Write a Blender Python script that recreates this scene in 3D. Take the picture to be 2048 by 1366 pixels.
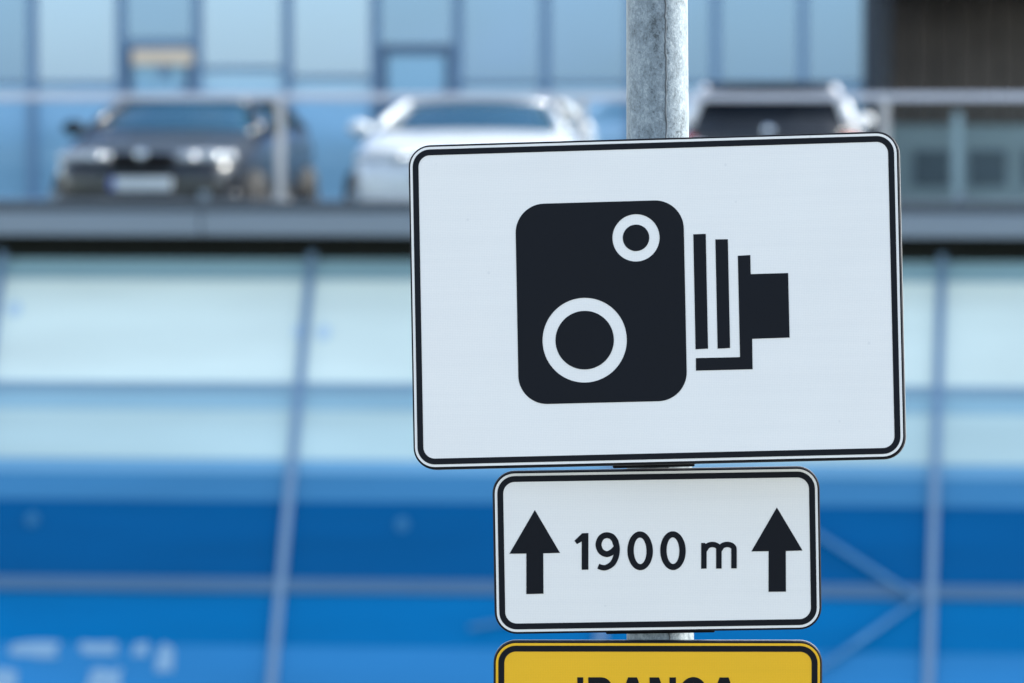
import bpy, bmesh, math, random
from mathutils import Vector, Matrix
R = math.radians
rnd = random.Random(7)
scn = bpy.context.scene
for o in list(bpy.data.objects):
    bpy.data.objects.remove(o)
COL = scn.collection

# ------------------------------------------------------------------ camera
FPX = 200 / 36 * 2048                       # focal length in photo pixels (2048 wide)
PITCH = math.atan((683 - 200) / FPX)        # eye level runs through the terrace handrail
EYE = Vector((0, 0, 6.0))
cd = bpy.data.cameras.new('camera')
cd.lens = 200; cd.sensor_width = 36; cd.clip_start = 0.1; cd.clip_end = 6000
cd.dof.use_dof = True; cd.dof.focus_distance = 10.40; cd.dof.aperture_fstop = 5.0
cam = bpy.data.objects.new('camera', cd); COL.objects.link(cam)
cam.location = EYE; cam.rotation_euler = (R(90) - PITCH, 0, 0)
scn.camera = cam

# ------------------------------------------------------------------ light
SUN_EL = R(38)
SUN_AZ = R(14)                              # from +X (right), turned a little behind the signs (+Y)
sdir = Vector((math.cos(SUN_AZ) * math.cos(SUN_EL), math.sin(SUN_AZ) * math.cos(SUN_EL), math.sin(SUN_EL)))
w = bpy.data.worlds.new('World'); scn.world = w; w.use_nodes = True
wn = w.node_tree.nodes; wl = w.node_tree.links
sky = wn.new('ShaderNodeTexSky'); sky.sky_type = 'NISHITA'; sky.sun_disc = False
sky.sun_elevation = SUN_EL
sky.sun_rotation = math.atan2(sdir.x, sdir.y)
sky.air_density = 1.0; sky.dust_density = 0.6; sky.ozone_density = 1.5
# broken fair-weather cloud all over the sky, as bright as the sky it stands in
wtc = wn.new('ShaderNodeTexCoord'); wmp = wn.new('ShaderNodeMapping'); wmp.inputs['Scale'].default_value = (1, 1, 2.2)
wnz = wn.new('ShaderNodeTexNoise'); wnz.inputs['Scale'].default_value = 2.6; wnz.inputs['Detail'].default_value = 7; wnz.inputs['Roughness'].default_value = .55
wmr = wn.new('ShaderNodeMapRange'); wmr.inputs['From Min'].default_value = .42; wmr.inputs['From Max'].default_value = .66; wmr.inputs['To Max'].default_value = .85
wbw = wn.new('ShaderNodeRGBToBW'); wml = wn.new('ShaderNodeVectorMath'); wml.operation = 'SCALE'
wml.inputs[0].default_value = (1.0, 1.0, 1.02)
wgn = wn.new('ShaderNodeMath'); wgn.operation = 'MULTIPLY'; wgn.inputs[1].default_value = 1.5
wmx = wn.new('ShaderNodeMix'); wmx.data_type = 'RGBA'
wl.new(wtc.outputs['Generated'], wmp.inputs['Vector']); wl.new(wmp.outputs['Vector'], wnz.inputs['Vector']); wl.new(wnz.outputs['Fac'], wmr.inputs['Value'])
wl.new(sky.outputs[0], wbw.inputs[0]); wl.new(wbw.outputs[0], wgn.inputs[0]); wl.new(wgn.outputs[0], wml.inputs['Scale'])
wl.new(wmr.outputs['Result'], wmx.inputs['Factor']); wl.new(sky.outputs[0], wmx.inputs['A']); wl.new(wml.outputs[0], wmx.inputs['B'])
wl.new(wmx.outputs['Result'], wn['Background'].inputs[0]); wn['Background'].inputs[1].default_value = 0.15
sl = bpy.data.lights.new('sun', 'SUN'); sl.energy = 4.4; sl.angle = R(0.5); sl.color = (1, 0.95, 0.87)
so = bpy.data.objects.new('sun', sl); COL.objects.link(so); so.location = (30, 10, 40)
so.rotation_euler = (-sdir).to_track_quat('-Z', 'Y').to_euler()
vs = scn.view_settings
vs.view_transform = 'Standard'; vs.look = 'None'; vs.gamma = 1; vs.use_curve_mapping = False
vs.exposure = 1.5

# ------------------------------------------------------------------ helpers
UPV = Vector((0, math.sin(PITCH), math.cos(PITCH))); FWD = Vector((0, math.cos(PITCH), -math.sin(PITCH)))
def ray(px, py):
    return FWD + Vector(((px - 1024) / FPX, 0, 0)) + UPV * ((683 - py) / FPX)
def at(px, py, Y):                          # where a photo pixel lands at distance Y
    d = ray(px, py); return EYE + d * (Y / d.y)

def link(o, parent=None):
    COL.objects.link(o)
    if parent is not None: o.parent = parent
    return o
def empty(name, loc=(0, 0, 0), rot=(0, 0, 0)):
    o = bpy.data.objects.new(name, None); o.empty_display_size = .1
    o.location = loc; o.rotation_euler = rot
    return link(o)
def tag(o, label=None, cat=None, group=None, kind=None):
    if label: o['label'] = label
    if cat: o['category'] = cat
    if group: o['group'] = group
    if kind: o['kind'] = kind
    return o
def meshobj(name, verts, faces, mat, parent=None, smooth=False, recalc=True):
    me = bpy.data.meshes.new(name); me.from_pydata([tuple(v) for v in verts], [], faces)
    if recalc:
        bm = bmesh.new(); bm.from_mesh(me); bmesh.ops.recalc_face_normals(bm, faces=bm.faces[:]); bm.to_mesh(me); bm.free()
    if mat: me.materials.append(mat)
    if smooth:
        for p in me.polygons: p.use_smooth = True
    return link(bpy.data.objects.new(name, me), parent)
def bevel(o, width, seg=2):
    m = o.modifiers.new('bevel', 'BEVEL'); m.width = width; m.segments = seg; m.limit_method = 'ANGLE'; m.angle_limit = R(40)
    return o
def box(name, mn, mx, mat, parent=None, bev=0):
    x0, y0, z0 = mn; x1, y1, z1 = mx
    v = [(x0, y0, z0), (x1, y0, z0), (x1, y1, z0), (x0, y1, z0), (x0, y0, z1), (x1, y0, z1), (x1, y1, z1), (x0, y1, z1)]
    f = [(0, 3, 2, 1), (4, 5, 6, 7), (0, 1, 5, 4), (1, 2, 6, 5), (2, 3, 7, 6), (3, 0, 4, 7)]
    o = meshobj(name, v, f, mat, parent, recalc=False)
    if bev: bevel(o, bev)
    return o
def hexa(name, c, mat, parent=None, bev=0):          # eight corners: front quad (ccw), then back quad
    f = [(0, 1, 2, 3), (7, 6, 5, 4), (0, 4, 5, 1), (1, 5, 6, 2), (2, 6, 7, 3), (3, 7, 4, 0)]
    o = meshobj(name, c, f, mat, parent)
    if bev: bevel(o, bev)
    return o
def tube_mesh(pts, radii, n=10, cap=True):
    V = []; Fc = []
    for i, p in enumerate(pts):
        p = Vector(p)
        a = Vector(pts[max(i - 1, 0)]); b = Vector(pts[min(i + 1, len(pts) - 1)])
        t = (b - a).normalized()
        ref = Vector((0, 0, 1)) if abs(t.z) < .9 else Vector((1, 0, 0))
        u = t.cross(ref).normalized(); v = t.cross(u)
        r = radii[i] if isinstance(radii, (list, tuple)) else radii
        for k in range(n):
            A = 2 * math.pi * k / n
            V.append(p + u * (r * math.cos(A)) + v * (r * math.sin(A)))
    for i in range(len(pts) - 1):
        for k in range(n):
            k2 = (k + 1) % n
            Fc.append((i * n + k, i * n + k2, (i + 1) * n + k2, (i + 1) * n + k))
    if cap:
        Fc.append(tuple(range(n))[::-1]); Fc.append(tuple((len(pts) - 1) * n + k for k in range(n)))
    return V, Fc
def tube(name, pts, radii, mat, parent=None, n=10, smooth=True):
    V, Fc = tube_mesh(pts, radii, n)
    return meshobj(name, V, Fc, mat, parent, smooth)
def rrect(x0, y0, x1, y1, r, n=10):
    P = []
    for cx, cy, a0 in ((x1 - r, y1 - r, 0), (x0 + r, y1 - r, 90), (x0 + r, y0 + r, 180), (x1 - r, y0 + r, 270)):
        for k in range(n + 1):
            a = R(a0 + 90 * k / n); P.append((cx + r * math.cos(a), cy + r * math.sin(a)))
    return P
# flat print on a sign: 2-D shapes in the sign's plane (x right, z up, front is -y)
def flat(name, loops, y, mat, parent, faces=None):
    bm = bmesh.new()
    if faces is None:
        for L in loops:
            bm.faces.new([bm.verts.new((p[0], y, p[1])) for p in L])
    else:
        vs_ = [bm.verts.new((p[0], y, p[1])) for p in loops]
        for f in faces: bm.faces.new([vs_[i] for i in f])
    bm.normal_update()
    bmesh.ops.triangulate(bm, faces=[f for f in bm.faces if len(f.verts) > 4])
    for f in bm.faces:
        f.normal_update()
        if f.normal.y > 0: f.normal_flip()
    me = bpy.data.meshes.new(name); bm.to_mesh(me); bm.free(); me.materials.append(mat)
    return link(bpy.data.objects.new(name, me), parent)
def ring(name, outer, inner, y, mat, parent):
    n = len(outer)
    return flat(name, list(outer) + list(inner), y, mat, parent, [(i, (i + 1) % n, n + (i + 1) % n, n + i) for i in range(n)])
def circle(cx, cy, r, n=64, ry=None):
    ry = ry or r
    return [(cx + r * math.cos(2 * math.pi * k / n), cy + ry * math.sin(2 * math.pi * k / n)) for k in range(n)]
def stroke(name, path, wd, y, mat, parent, closed=False):
    n = len(path); L = []; Rr = []
    for i in range(n):
        a = Vector(path[(i - 1) % n] if closed or i else path[0]); b = Vector(path[(i + 1) % n] if closed or i < n - 1 else path[-1])
        p = Vector(path[i]); t = (b - a).normalized(); nn = Vector((-t.y, t.x))
        ww = wd(i / (n - 1)) if callable(wd) else wd
        L.append(p + nn * ww / 2); Rr.append(p - nn * ww / 2)
    m = n if closed else n - 1
    return flat(name, L + Rr, y, mat, parent, [(i, (i + 1) % n, n + (i + 1) % n, n + i) for i in range(m)])
def arc(cx, cy, rx, ry, a0, a1, n=24):
    return [(cx + rx * math.cos(R(a0 + (a1 - a0) * k / n)), cy + ry * math.sin(R(a0 + (a1 - a0) * k / n))) for k in range(n + 1)]

# ------------------------------------------------------------------ materials
def mat(name, col, rough=.5, metal=0, spec=.5, coat=0, var=.06, vscale=3.0, bump=0, bscale=40, rvar=.08, stretch=None):
    m = bpy.data.materials.new(name); m.use_nodes = True
    N = m.node_tree.nodes; Lk = m.node_tree.links; b = N['Principled BSDF']
    b.inputs['Base Color'].default_value = (*col, 1); b.inputs['Roughness'].default_value = rough
    b.inputs['Metallic'].default_value = metal; b.inputs['Specular IOR Level'].default_value = spec
    b.inputs['Coat Weight'].default_value = coat; b.inputs['Coat Roughness'].default_value = .04
    tc = N.new('ShaderNodeTexCoord')
    if var:
        nz = N.new('ShaderNodeTexNoise'); nz.inputs['Scale'].default_value = vscale; nz.inputs['Detail'].default_value = 6
        if stretch:
            mp = N.new('ShaderNodeMapping'); mp.inputs['Scale'].default_value = stretch
            Lk.new(tc.outputs['Object'], mp.inputs['Vector']); Lk.new(mp.outputs['Vector'], nz.inputs['Vector'])
        else: Lk.new(tc.outputs['Object'], nz.inputs['Vector'])
        mx = N.new('ShaderNodeMix'); mx.data_type = 'RGBA'
        mx.inputs['A'].default_value = (*[max(0, c * (1 - var * 2)) for c in col], 1)
        mx.inputs['B'].default_value = (*[min(1, c * (1 + var * 2)) for c in col], 1)
        Lk.new(nz.outputs['Fac'], mx.inputs['Factor']); Lk.new(mx.outputs['Result'], b.inputs['Base Color'])
        mr = N.new('ShaderNodeMapRange'); mr.inputs['To Min'].default_value = max(0, rough - rvar); mr.inputs['To Max'].default_value = min(1, rough + rvar)
        Lk.new(nz.outputs['Fac'], mr.inputs['Value']); Lk.new(mr.outputs['Result'], b.inputs['Roughness'])
    if bump:
        n2 = N.new('ShaderNodeTexNoise'); n2.inputs['Scale'].default_value = bscale; n2.inputs['Detail'].default_value = 4
        Lk.new(tc.outputs['Object'], n2.inputs['Vector'])
        bp = N.new('ShaderNodeBump'); bp.inputs['Strength'].default_value = bump; bp.inputs['Distance'].default_value = .01
        Lk.new(n2.outputs['Fac'], bp.inputs['Height']); Lk.new(bp.outputs['Normal'], b.inputs['Normal'])
    return m

def sheeting(name, col, dark):              # retro-reflective sheeting: fine diamond cells, faint print lines, specks
    m = bpy.data.materials.new(name); m.use_nodes = True
    N = m.node_tree.nodes; L = m.node_tree.links; b = N['Principled BSDF']
    b.inputs['Roughness'].default_value = .38; b.inputs['Specular IOR Level'].default_value = .35
    tc = N.new('ShaderNodeTexCoord')
    sx = N.new('ShaderNodeSeparateXYZ'); L.new(tc.outputs['Object'], sx.inputs[0])
    def math_(op, a, b_=None):
        n = N.new('ShaderNodeMath'); n.operation = op
        for i, v in enumerate((a, b_)):
            if v is None: continue
            if isinstance(v, (int, float)): n.inputs[i].default_value = v
            else: L.new(v, n.inputs[i])
        return n.outputs[0]
    k = 2 * math.pi / 0.0062
    a1 = math_('SINE', math_('MULTIPLY', math_('ADD', sx.outputs['X'], sx.outputs['Z']), k))
    a2 = math_('SINE', math_('MULTIPLY', math_('SUBTRACT', sx.outputs['X'], sx.outputs['Z']), k))
    cell = math_('MULTIPLY', a1, a2)                                   # -1..1 diamonds
    bands = N.new('ShaderNodeTexNoise'); bands.inputs['Scale'].default_value = 1.0; bands.inputs['Detail'].default_value = 4
    mp = N.new('ShaderNodeMapping'); mp.inputs['Scale'].default_value = (2.0, 1, 90)
    L.new(tc.outputs['Object'], mp.inputs['Vector']); L.new(mp.outputs['Vector'], bands.inputs['Vector'])
    big = N.new('ShaderNodeTexNoise'); big.inputs['Scale'].default_value = 5; big.inputs['Detail'].default_value = 5
    L.new(tc.outputs['Object'], big.inputs['Vector'])
    fine = N.new('ShaderNodeTexNoise'); fine.inputs['Scale'].default_value = 420; fine.inputs['Detail'].default_value = 2
    L.new(tc.outputs['Object'], fine.inputs['Vector'])
    v = math_('ADD', math_('MULTIPLY', cell, .19), math_('MULTIPLY', math_('SUBTRACT', bands.outputs['Fac'], .5), .26))
    v = math_('ADD', v, math_('MULTIPLY', math_('SUBTRACT', big.outputs['Fac'], .5), .30))
    v = math_('ADD', v, math_('MULTIPLY', math_('SUBTRACT', fine.outputs['Fac'], .5), .40))
    vor = N.new('ShaderNodeTexVoronoi'); vor.inputs['Scale'].default_value = 16
    L.new(tc.outputs['Object'], vor.inputs['Vector'])
    speck = math_('MULTIPLY', math_('LESS_THAN', vor.outputs['Distance'], .045), .35)
    fac = math_('ADD', math_('ADD', v, .25), speck)
    mx = N.new('ShaderNodeMix'); mx.data_type = 'RGBA'; mx.clamp_factor = True
    mx.inputs['A'].default_value = (*col, 1); mx.inputs['B'].default_value = (*dark, 1)
    L.new(fac, mx.inputs['Factor']); L.new(mx.outputs['Result'], b.inputs['Base Color'])
    bp = N.new('ShaderNodeBump'); bp.inputs['Strength'].default_value = .05; bp.inputs['Distance'].default_value = .002
    L.new(cell, bp.inputs['Height']); L.new(bp.outputs['Normal'], b.inputs['Normal'])
    return m

def galvanised():
    m = bpy.data.materials.new('galvanised_steel'); m.use_nodes = True
    N = m.node_tree.nodes; L = m.node_tree.links; b = N['Principled BSDF']
    b.inputs['Metallic'].default_value = .12; b.inputs['Roughness'].default_value = .5
    tc = N.new('ShaderNodeTexCoord')
    def noise(s, d, stretch=1, dist=0):
        mp = N.new('ShaderNodeMapping'); mp.inputs['Scale'].default_value = (s, s, s * stretch)
        n = N.new('ShaderNodeTexNoise'); n.inputs['Scale'].default_value = 1; n.inputs['Detail'].default_value = d; n.inputs['Distortion'].default_value = dist
        L.new(tc.outputs['Object'], mp.inputs['Vector']); L.new(mp.outputs['Vector'], n.inputs['Vector']); return n.outputs['Fac']
    big = noise(26, 9, .8, 1.6); fine = noise(210, 7, .8, 1.0); drip = noise(55, 6, .35, 1.5)
    vor = N.new('ShaderNodeTexVoronoi'); vor.inputs['Scale'].default_value = 150; L.new(tc.outputs['Object'], vor.inputs['Vector'])
    def mth(op, a, c):
        n = N.new('ShaderNodeMath'); n.operation = op
        for i, v in enumerate((a, c)):
            if isinstance(v, (int, float)): n.inputs[i].default_value = v
            else: L.new(v, n.inputs[i])
        return n.outputs[0]
    f = mth('ADD', mth('MULTIPLY', big, .34), mth('ADD', mth('MULTIPLY', fine, .46), mth('MULTIPLY', drip, .30)))
    f = mth('ADD', f, mth('MULTIPLY', vor.outputs['Distance'], -.06))
    cr = N.new('ShaderNodeValToRGB'); e = cr.color_ramp.elements
    e[0].position = .36; e[0].color = (.06, .078, .088, 1)
    e[1].position = .68; e[1].color = (.36, .42, .445, 1)
    x = e.new(.45); x.color = (.155, .195, .22, 1)
    x = e.new(.53); x.color = (.205, .255, .285, 1)
    L.new(f, cr.inputs['Fac']); L.new(cr.outputs['Color'], b.inputs['Base Color'])
    bp = N.new('ShaderNodeBump'); bp.inputs['Strength'].default_value = .35; bp.inputs['Distance'].default_value = .004
    L.new(f, bp.inputs['Height']); L.new(bp.outputs['Normal'], b.inputs['Normal'])
    mr = N.new('ShaderNodeMapRange'); mr.inputs['To Min'].default_value = .30; mr.inputs['To Max'].default_value = .58
    L.new(fine, mr.inputs['Value']); L.new(mr.outputs['Result'], b.inputs['Roughness'])
    return m

def coated_glass(name, tint, base, mixf=.7, rough=.02):   # mirror-coated facade glass over a dim room
    m = bpy.data.materials.new(name); m.use_nodes = True
    N = m.node_tree.nodes; L = m.node_tree.links
    N.remove(N['Principled BSDF'])
    out = N['Material Output']
    g = N.new('ShaderNodeBsdfGlossy'); g.inputs['Color'].default_value = (*tint, 1); g.inputs['Roughness'].default_value = rough
    d = N.new('ShaderNodeBsdfDiffuse'); d.inputs['Color'].default_value = (*base, 1)
    tc = N.new('ShaderNodeTexCoord'); nz = N.new('ShaderNodeTexNoise'); nz.inputs['Scale'].default_value = .6; nz.inputs['Detail'].default_value = 2
    L.new(tc.outputs['Object'], nz.inputs['Vector'])
    bp = N.new('ShaderNodeBump'); bp.inputs['Strength'].default_value = .02; bp.inputs['Distance'].default_value = .02
    L.new(nz.outputs['Fac'], bp.inputs['Height']); L.new(bp.outputs['Normal'], g.inputs['Normal'])
    mx = N.new('ShaderNodeMixShader'); mx.inputs['Fac'].default_value = mixf
    L.new(d.outputs[0], mx.inputs[1]); L.new(g.outputs[0], mx.inputs[2]); L.new(mx.outputs[0], out.inputs['Surface'])
    return m
def clear_glass(name, tint, refl=1.45):
    m = bpy.data.materials.new(name); m.use_nodes = True
    N = m.node_tree.nodes; L = m.node_tree.links
    N.remove(N['Principled BSDF'])
    t = N.new('ShaderNodeBsdfTransparent'); t.inputs['Color'].default_value = (*tint, 1)
    g = N.new('ShaderNodeBsdfGlossy'); g.inputs['Roughness'].default_value = .01
    fr = N.new('ShaderNodeFresnel'); fr.inputs['IOR'].default_value = refl
    mx = N.new('ShaderNodeMixShader'); L.new(fr.outputs[0], mx.inputs['Fac'])
    L.new(t.outputs[0], mx.inputs[1]); L.new(g.outputs[0], mx.inputs[2]); L.new(mx.outputs[0], N['Material Output'].inputs['Surface'])
    return m

M = dict(
    white=sheeting('white_reflective_sheeting', (.88, .86, .80), (.70, .69, .655)),
    yellow=sheeting('yellow_reflective_sheeting', (.92, .51, .010), (.74, .40, .006)),
    black=mat('black_print_film', (.006, .0075, .011), .5, var=.10, vscale=9, spec=.12),
    rim=mat('sign_edge_aluminium', (.008, .009, .012), .55, spec=.1, var=.1, vscale=30),
    rimlight=mat('bare_aluminium_return', (.15, .155, .16), .45, metal=.1, var=.08, vscale=30),
    back=mat('sign_back_grey_paint', (.22, .23, .24), .55, var=.06),
    steel=galvanised(), weld=mat('weld_bead_dark_zinc', (.10, .115, .125), .55, metal=.2, var=.3, vscale=60),
    bolt=mat('zinc_bolt', (.35, .36, .37), .4, metal=.8),
    gravel=mat('grey_gravel', (.07, .07, .062), .9, var=.2, vscale=1.5, bump=.5, bscale=25, spec=.1),
    asphalt=mat('asphalt', (.05, .05, .052), .85, var=.15, vscale=12, bump=.3, bscale=120),
    paving=mat('concrete_paving', (.30, .29, .28), .8, var=.12, vscale=2, bump=.2, bscale=60),
    wood=mat('distant_wood', (.20, .27, .33), .9, var=.25, vscale=.02, spec=.1),  # bluish haze of distance mixed into the base colour
    coping=mat('coping_dark_metal', (.045, .06, .07), .5, var=.06, vscale=.7),
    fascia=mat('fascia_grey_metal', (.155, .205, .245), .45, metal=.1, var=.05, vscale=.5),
    soffit=mat('soffit_shade_metal', (.03, .045, .05), .6, var=.05),  # near-black base paints in the shadow gap under the fascia
    mullion=mat('mullion_grey_aluminium', (.165, .27, .385), .4, metal=.1, var=.05, vscale=1),
    transom=mat('transom_dull_aluminium', (.065, .15, .255), .45, metal=.1, var=.05, vscale=1),
    transom_pale=mat('transom_pale_aluminium', (.20, .33, .42), .45, metal=.1, var=.05, vscale=1),
    rail=mat('rail_brushed_steel', (.42, .46, .52), .4, metal=.2, var=.05, vscale=2),
    post=mat('post_pale_steel', (.40, .41, .41), .45, metal=.2, var=.08, vscale=3),
    frame=mat('office_frame_blue_grey', (.13, .24, .37), .45, metal=.1, var=.06, vscale=1),
    doorframe=mat('office_door_frame_dark_blue', (.06, .13, .23), .45, var=.06, vscale=1),
    spand=mat('concrete_upper_wall', (.35, .38, .40), .7, var=.08, vscale=.8),
    brown=mat('dark_brown_cladding', (.125, .108, .092), .7, var=.3, vscale=2.5),
    slate=mat('slate_blue_cladding', (.02, .032, .045), .6, var=.15, vscale=1),
    teal=mat('teal_grey_panel', (.30, .41, .43), .6, var=.12, vscale=1.2),
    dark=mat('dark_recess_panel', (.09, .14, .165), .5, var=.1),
    tan=mat('tan_notice_board', (.70, .58, .43), .6, var=.08, vscale=6),
    letter=mat('pale_blue_patch', (.22, .38, .52), .5, var=.06, vscale=5),  # colour of the pale patches on the leaning glass, not lettering
    brace=mat('pale_brace_rod', (.06, .22, .42), .45, var=.05),
    fixing=mat('fixing_steel', (.02, .15, .30), .4, metal=.1, var=.05),
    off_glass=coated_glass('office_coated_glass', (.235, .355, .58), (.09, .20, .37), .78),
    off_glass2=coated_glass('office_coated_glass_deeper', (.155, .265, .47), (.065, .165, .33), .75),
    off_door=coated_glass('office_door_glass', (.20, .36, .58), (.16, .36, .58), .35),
    off_low=coated_glass('office_low_glass', (.30, .44, .66), (.30, .55, .74), .30),  # blue of the reflected skyline painted into the base
    bal_glass=clear_glass('balustrade_clear_glass', (.95, .97, .97), 1.12),
    deck=mat('terrace_asphalt', (.07, .075, .08), .85, var=.15, vscale=6),
)

# ------------------------------------------------------------------ setting: terrain
prof = [(-3000, 0), (-140, 0), (-90, 4.25), (2, 4.25), (3.2, 4.1), (7, 2.75), (8, 2.7), (13, 2.7), (14, 2.5), (19, .2), (21, 0), (3000, 0)]
xs = [-3000, -400, -120, -60, -30, -15, -6, 0, 6, 15, 30, 60, 120, 400, 3000]
V = []; Fc = []
for (y, z) in prof:
    for x in xs:
        V.append((x, y, z + (0 if abs(y) > 60 else .05 * math.sin(x * .37 + y * .9))))
nx = len(xs)
for j in range(len(prof) - 1):
    for i in range(nx - 1):
        a = j * nx + i; Fc.append((a, a + 1, a + nx + 1, a + nx))
tag(meshobj('ground', V, Fc, M['gravel'], smooth=True, recalc=False), kind='structure')
tag(box('road', (-300, 25, -.3), (300, 32, .02), M['asphalt']), kind='structure')
tag(box('pavement', (-60, 33.2, -.3), (60, 44.0, .12), M['paving']), kind='structure')
tag(box('kerb', (-60, 32.98, -.3), (60, 33.18, .14), M['paving'], bev=.02), kind='structure')
# wooded rise far behind the photographer, mirrored low in the office glass
V = []; Fc = []; n = 260
for i in range(n + 1):
    x = -420 + 840 * i / n
    h = 7.0 + 1.2 * math.sin(x * .021 + 1) + .8 * math.sin(x * .083) + rnd.uniform(-.4, .4)
    for (dy, z) in ((0, -1), (0, h * .55), (-6, h * .9), (-14, h), (-40, h * .7), (-60, -1)):
        V.append((x + rnd.uniform(-.8, .8), -330 + dy + rnd.uniform(-.6, .6), z + (rnd.uniform(-.25, .25) if z > 0 else 0)))
for i in range(n):
    for k in range(5):
        a = i * 6 + k; Fc.append((a, a + 6, a + 7, a + 1))
tag(meshobj('hills', V, Fc, M['wood']), kind='structure')

# ------------------------------------------------------------------ terrace frame: local x along the edge, y away from camera, z up
YAW = R(-7.0); ORG = Vector((0, 48.0, 0))
T = Vector((math.cos(YAW), math.sin(YAW), 0)); B = Vector((-math.sin(YAW), math.cos(YAW), 0))
def loc(px, py, yl):                        # photo pixel -> local (x, z) on the upright plane y = yl
    d = ray(px, py); t = ((ORG + B * yl - EYE).dot(B)) / d.dot(B)
    p = EYE + d * t - ORG
    return p.dot(T), p.z
def wpt(x, y, z): return ORG + T * x + B * y + Vector((0, 0, z))
def tempty(name): return empty(name, ORG, (0, 0, YAW))
DECK = EYE.z - 1.28

# lower glazed building that carries the parking terrace -------------
tb = tempty('terrace_building')
tag(tb, 'lower building with leaning pale and blue glass wall under the parking terrace', 'building')
X0, X1 = -13.0, 13.0
ztop = loc(1024, 404, -.30)[1]; zmid = loc(1024, 424, -.36)[1]; zbot = loc(1024, 473, -.36)[1]
box('coping', (X0, -.30, zmid), (X1, .34, ztop), M['coping'], tb, .02)
nseg = 10
for i in range(nseg):
    a = X0 + (X1 - X0) * i / nseg; b_ = X0 + (X1 - X0) * (i + 1) / nseg
    box('fascia_panel', (a + .006, -.36, zbot), (b_ - .006, -.14, zmid - .004), M['fascia'], tb, .012)
box('slab', (X0, 1.73, DECK - .28), (X1, 16.5, DECK - .01), M['spand'], tb)
box('gutter_plate', (X0, -.135, zbot + .05), (X1, 1.72, zbot + .09), M['coping'], tb)
zg = loc(1024, 520, .10)[1]
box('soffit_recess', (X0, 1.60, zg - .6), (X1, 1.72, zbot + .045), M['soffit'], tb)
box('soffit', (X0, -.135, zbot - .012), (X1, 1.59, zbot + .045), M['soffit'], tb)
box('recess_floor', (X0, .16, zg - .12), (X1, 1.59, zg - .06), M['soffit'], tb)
# leaning glass: bottom comes 3 m towards the street over 4.9 m
LEAN = 3.0 / 4.9
zt_glass = zg
def gpt(x, z, off=0):                       # point of the leaning plane (off = metres proud of it)
    y = .10 - (zt_glass - z) * LEAN
    nlen = math.sqrt(1 + LEAN * LEAN)
    return (x, y - off / nlen, z + off * LEAN / nlen)
def gz(px, py):                             # photo pixel -> local (x, z) on the leaning plane
    d = ray(px, py); best = None
    lo, hi = -5.0, 1.5
    for _ in range(60):
        mid = (lo + hi) / 2; x, z = loc(px, py, mid)
        if .10 - (zt_glass - z) * LEAN > mid: lo = mid
        else: hi = mid
    return x, z
ms = [gz(px, 500)[0] for px in (18, 625, 1885)]
sp = (ms[2] - ms[1]) / 2
mx_ = [ms[1] + sp * k for k in range(-4, 6)]
zrow = lambda py: gz(1024, py)[1]
def leaf(name, x0, x1, z0, z1, th, mt, parent, off=0, bev=0):
    c = [gpt(x0, z0, off), gpt(x1, z0, off), gpt(x1, z1, off), gpt(x0, z1, off), gpt(x0, z0, off - th), gpt(x1, z0, off - th), gpt(x1, z1, off - th), gpt(x0, z1, off - th)]
    return hexa(name, c, mt, parent, bev)
def baked_light(name, col, rough=.12):  # sky reflection and ledge shade go into the base colour
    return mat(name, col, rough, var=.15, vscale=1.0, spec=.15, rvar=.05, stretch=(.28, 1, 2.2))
rows = [  # photo rows on the image axis: top, bottom, pane colour with the sky reflection painted in
    (520, 560, baked_light('ledge_shade_glass', (.25, .41, .46))),  # darker row: shade under the ledge put into the colour
    (561, 772, baked_light('white_blue_reflection_glass', (.64, .755, .70))),
    (782, 822, baked_light('soft_blue_reflection_glass', (.27, .45, .53))),
    (823, 922, baked_light('pale_sky_reflection_glass', (.46, .61, .60))),
    (923, 950, baked_light('haze_blue_reflection_glass', (.15, .35, .52))),
    (951, 1006, baked_light('mid_blue_reflection_glass', (.05, .20, .37))),
    (1007, 1166, baked_light('deep_blue_reflection_glass', (.0, .088, .24))),
    (1190, 1296, baked_light('royal_blue_reflection_glass', (.0, .15, .37))),
    (1297, 1440, baked_light('light_royal_reflection_glass', (.03, .21, .45))),
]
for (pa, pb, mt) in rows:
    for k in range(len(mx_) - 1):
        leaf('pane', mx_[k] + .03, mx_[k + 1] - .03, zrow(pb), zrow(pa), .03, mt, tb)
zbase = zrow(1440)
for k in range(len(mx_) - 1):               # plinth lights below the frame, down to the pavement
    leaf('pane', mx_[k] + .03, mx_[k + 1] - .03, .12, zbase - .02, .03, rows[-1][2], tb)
for x in mx_:
    leaf('mullion', x - .036, x + .036, .12, zt_glass + .05, .14, M['mullion'], tb, off=.05, bev=.01)
for k in range(len(mx_) - 1):
    a, b_ = mx_[k] + .037, mx_[k + 1] - .037
    leaf('transom', a, b_, zrow(788), zrow(770), .10, M['transom_pale'], tb, off=.02)
    leaf('transom', a, b_, zrow(1191), zrow(1165), .12, M['transom'], tb, off=.035)
def disc(px, py, r, mt):
    x, z = gz(px, py); V = []
    for j, o_ in enumerate((.004, .02)):
        for k in range(16):
            a = 2 * math.pi * k / 16; V.append(gpt(x + r * math.cos(a), z + r * math.sin(a), o_))
    F = [tuple(range(16, 32))] + [(k, (k + 1) % 16, 16 + (k + 1) % 16, 16 + k) for k in range(16)]
    meshobj('glass_fixing', V, F, mt, tb)
fixb = mat('fixing_blue_steel', (.46, .62, .72), .4, var=.05)
for p in ((65, 1040), (805, 1050)): disc(*p, .055, M['fixing'])
for p in ((600, 665), (648, 667), (30, 620)): disc(*p, .06, fixb)
def rod(a, b_, r=.022):
    pa = gpt(*gz(*a), .06); pb = gpt(*gz(*b_), .06)
    tube('brace_rod', [pa, pb], r, M['brace'], tb, 8)
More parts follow.
